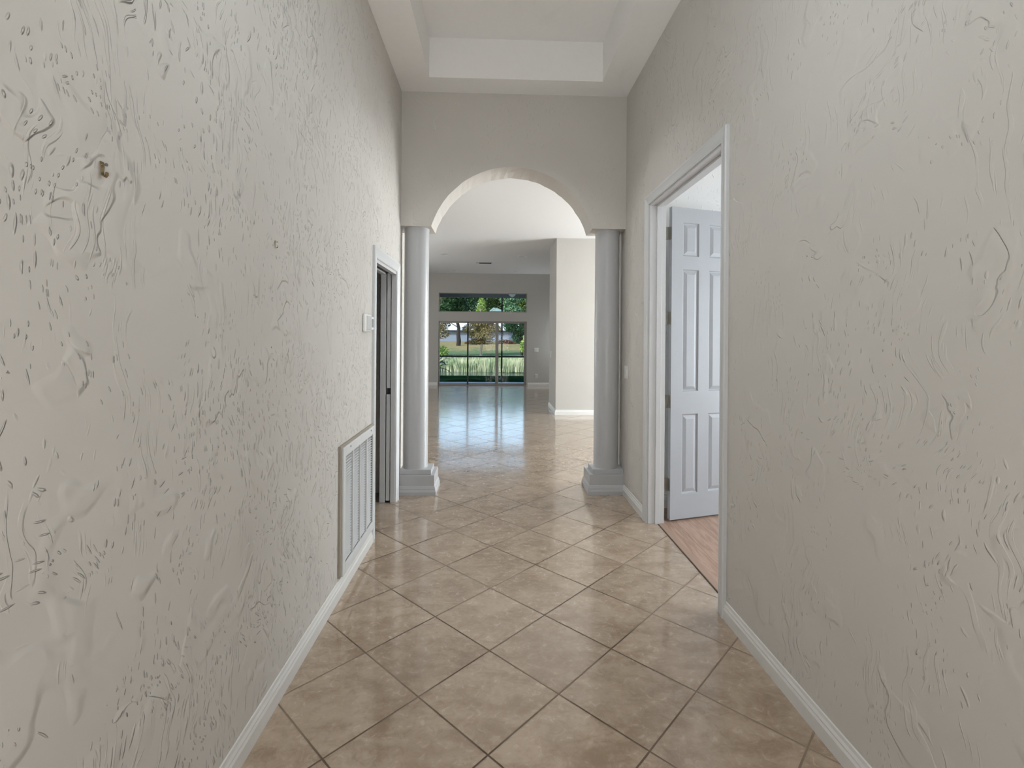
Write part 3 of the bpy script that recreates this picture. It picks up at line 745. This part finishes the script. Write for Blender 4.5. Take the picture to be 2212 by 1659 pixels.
# house
o = empty('house', (-2, 66, .6), 'blue-grey house with a pale roof beyond the bank', 'house')
build('wall', boxes((-11, 8, 62, 66, .4, 2.05)), M_house, o)
bm = bmesh.new(); box(bm, -11.4, 8.4, 61.4, 66.6, 2.05, 2.14); build('eave', bm, M_eave, o)
bm = bmesh.new()
a = [bm.verts.new(p) for p in ((-11.4, 61.4, 2.14), (8.4, 61.4, 2.14), (8.4, 66.6, 2.14), (-11.4, 66.6, 2.14))]
b = [bm.verts.new(p) for p in ((-8, 63.6, 3.6), (5, 63.6, 3.6), (5, 64.4, 3.6), (-8, 64.4, 3.6))]
for i in range(4): bm.faces.new([a[i], a[(i + 1) % 4], b[(i + 1) % 4], b[i]])
bm.faces.new(a); bm.faces.new(b); build('roof', bm, M_roof, o)

# second roof beyond
o = empty('house', (1.0, 68.5, .8), 'far house with a pale blue-green roof, its roof just showing in the high window', 'house')
build('wall', boxes((-.5, 1.3, 68, 69.4, .7, 4.85)), M_house, o)
bm = bmesh.new(); a = [bm.verts.new(p) for p in ((-.7, 67.8, 4.85), (1.5, 67.8, 4.85), (1.5, 69.6, 4.85), (-.7, 69.6, 4.85))]
b = [bm.verts.new(p) for p in ((-.1, 68.5, 5.4), (.45, 68.5, 5.3), (.45, 68.9, 5.3), (-.1, 68.9, 5.4))]
for i in range(4): bm.faces.new([a[i], a[(i + 1) % 4], b[(i + 1) % 4], b[i]])
bm.faces.new(a); bm.faces.new(b); build('roof', bm, M_roof2, o)

# ---------------------------------------------------------------- light
def area(name, loc, rot, sx, sy, power, col=(1, 1, 1)):
    l = bpy.data.lights.new(name, 'AREA'); l.shape = 'RECTANGLE'; l.size = sx; l.size_y = sy; l.energy = power; l.color = col
    o = bpy.data.objects.new(name, l); C.objects.link(o); o.location = loc; o.rotation_euler = rot; return o
R90 = PI / 2
area('entry_daylight', (.2, -1.25, 1.6), (R90 + .5, 0, 0), 1.4, 2.4, 52, (1, .985, .96))
area('great_room_window_daylight', (5.55, 7.2, 1.35), (R90, 0, R90), 2.9, 2.1, 345, (.93, .98, 1))
area('great_room_left_fill', (-4.05, 10.5, 1.4), (R90, 0, -R90), 2.2, 1.7, 60, (.93, .98, 1))  # added fill light for the great room; the left wall has no window
area('bedroom_window_daylight', (4.55, 2.95, 1.35), (R90, 0, R90), 1.9, 1.9, 90, (.86, .95, 1))
area('side_window_daylight', (2.6, 14.2, 1.3), (R90, 0, R90), .5, .8, 20, (.86, .95, 1))
pl_ = bpy.data.lights.new('unseen_hall_bulb', 'POINT'); pl_.energy = 13; pl_.color = (.84, .94, 1); pl_.shadow_soft_size = .16  # bare unseen bulb; no pendant fitting is built
po_ = bpy.data.objects.new('unseen_hall_bulb', pl_); C.objects.link(po_); po_.location = (.16, 1.55, 2.65)

dk = area('tray_ceiling_lamp', (.16, 3.50, TZ - .104), (0, 0, 0),   .2, .2, 7.5, (.93, .97, 1)); dk.data.shape = 'DISK'; dk.data.spread = 1.7

sun = bpy.data.lights.new('sun', 'SUN'); sun.energy = 4.0; sun.angle = .01; sun.color = (1, .96, .88)
so = bpy.data.objects.new('sun', sun); C.objects.link(so)
so.rotation_euler = Vector((.66, .58, -.50)).to_track_quat('-Z', 'Y').to_euler()
W = bpy.data.worlds.new('world'); SC.world = W; W.use_nodes = True
nt = W.node_tree; sky = nt.nodes.new('ShaderNodeTexSky'); sky.sky_type = 'NISHITA'; sky.sun_disc = False
sky.sun_elevation = math.radians(34); sky.sun_rotation = math.radians(210); sky.altitude = 10
nt.links.new(sky.outputs[0], nt.nodes['Background'].inputs[0]); nt.nodes['Background'].inputs[1].default_value = .3

# ---------------------------------------------------------------- camera
cam = bpy.data.cameras.new('camera'); co = bpy.data.objects.new('camera', cam); C.objects.link(co)
cam.sensor_width = 36; cam.lens = 1065 / 2212 * 36; cam.clip_start = .02; cam.clip_end = 400
cam.shift_y = -(829.5 - 726) / 2212
co.matrix_world = Matrix.Translation((0, 0, 1.45)) @ Matrix.Rotation(-math.atan(39 / 1065), 4, 'Z') @ Matrix.Rotation(PI / 2, 4, 'X') @ Matrix.Rotation(.0075, 4, 'Z')
SC.camera = co
SC.view_settings.view_transform = 'Standard'; SC.view_settings.look = 'None'
SC.view_settings.exposure = .36; SC.view_settings.gamma = 1; SC.view_settings.use_curve_mapping = False
try:
    SC.cycles.use_denoising = True; SC.cycles.max_bounces = 8; SC.cycles.diffuse_bounces = 5; SC.cycles.glossy_bounces = 3
    SC.cycles.use_adaptive_sampling = True; SC.cycles.adaptive_threshold = .1; SC.cycles.adaptive_min_samples = 12
    SC.cycles.sample_clamp_indirect = 6; SC.cycles.transparent_max_bounces = 8
except Exception: pass
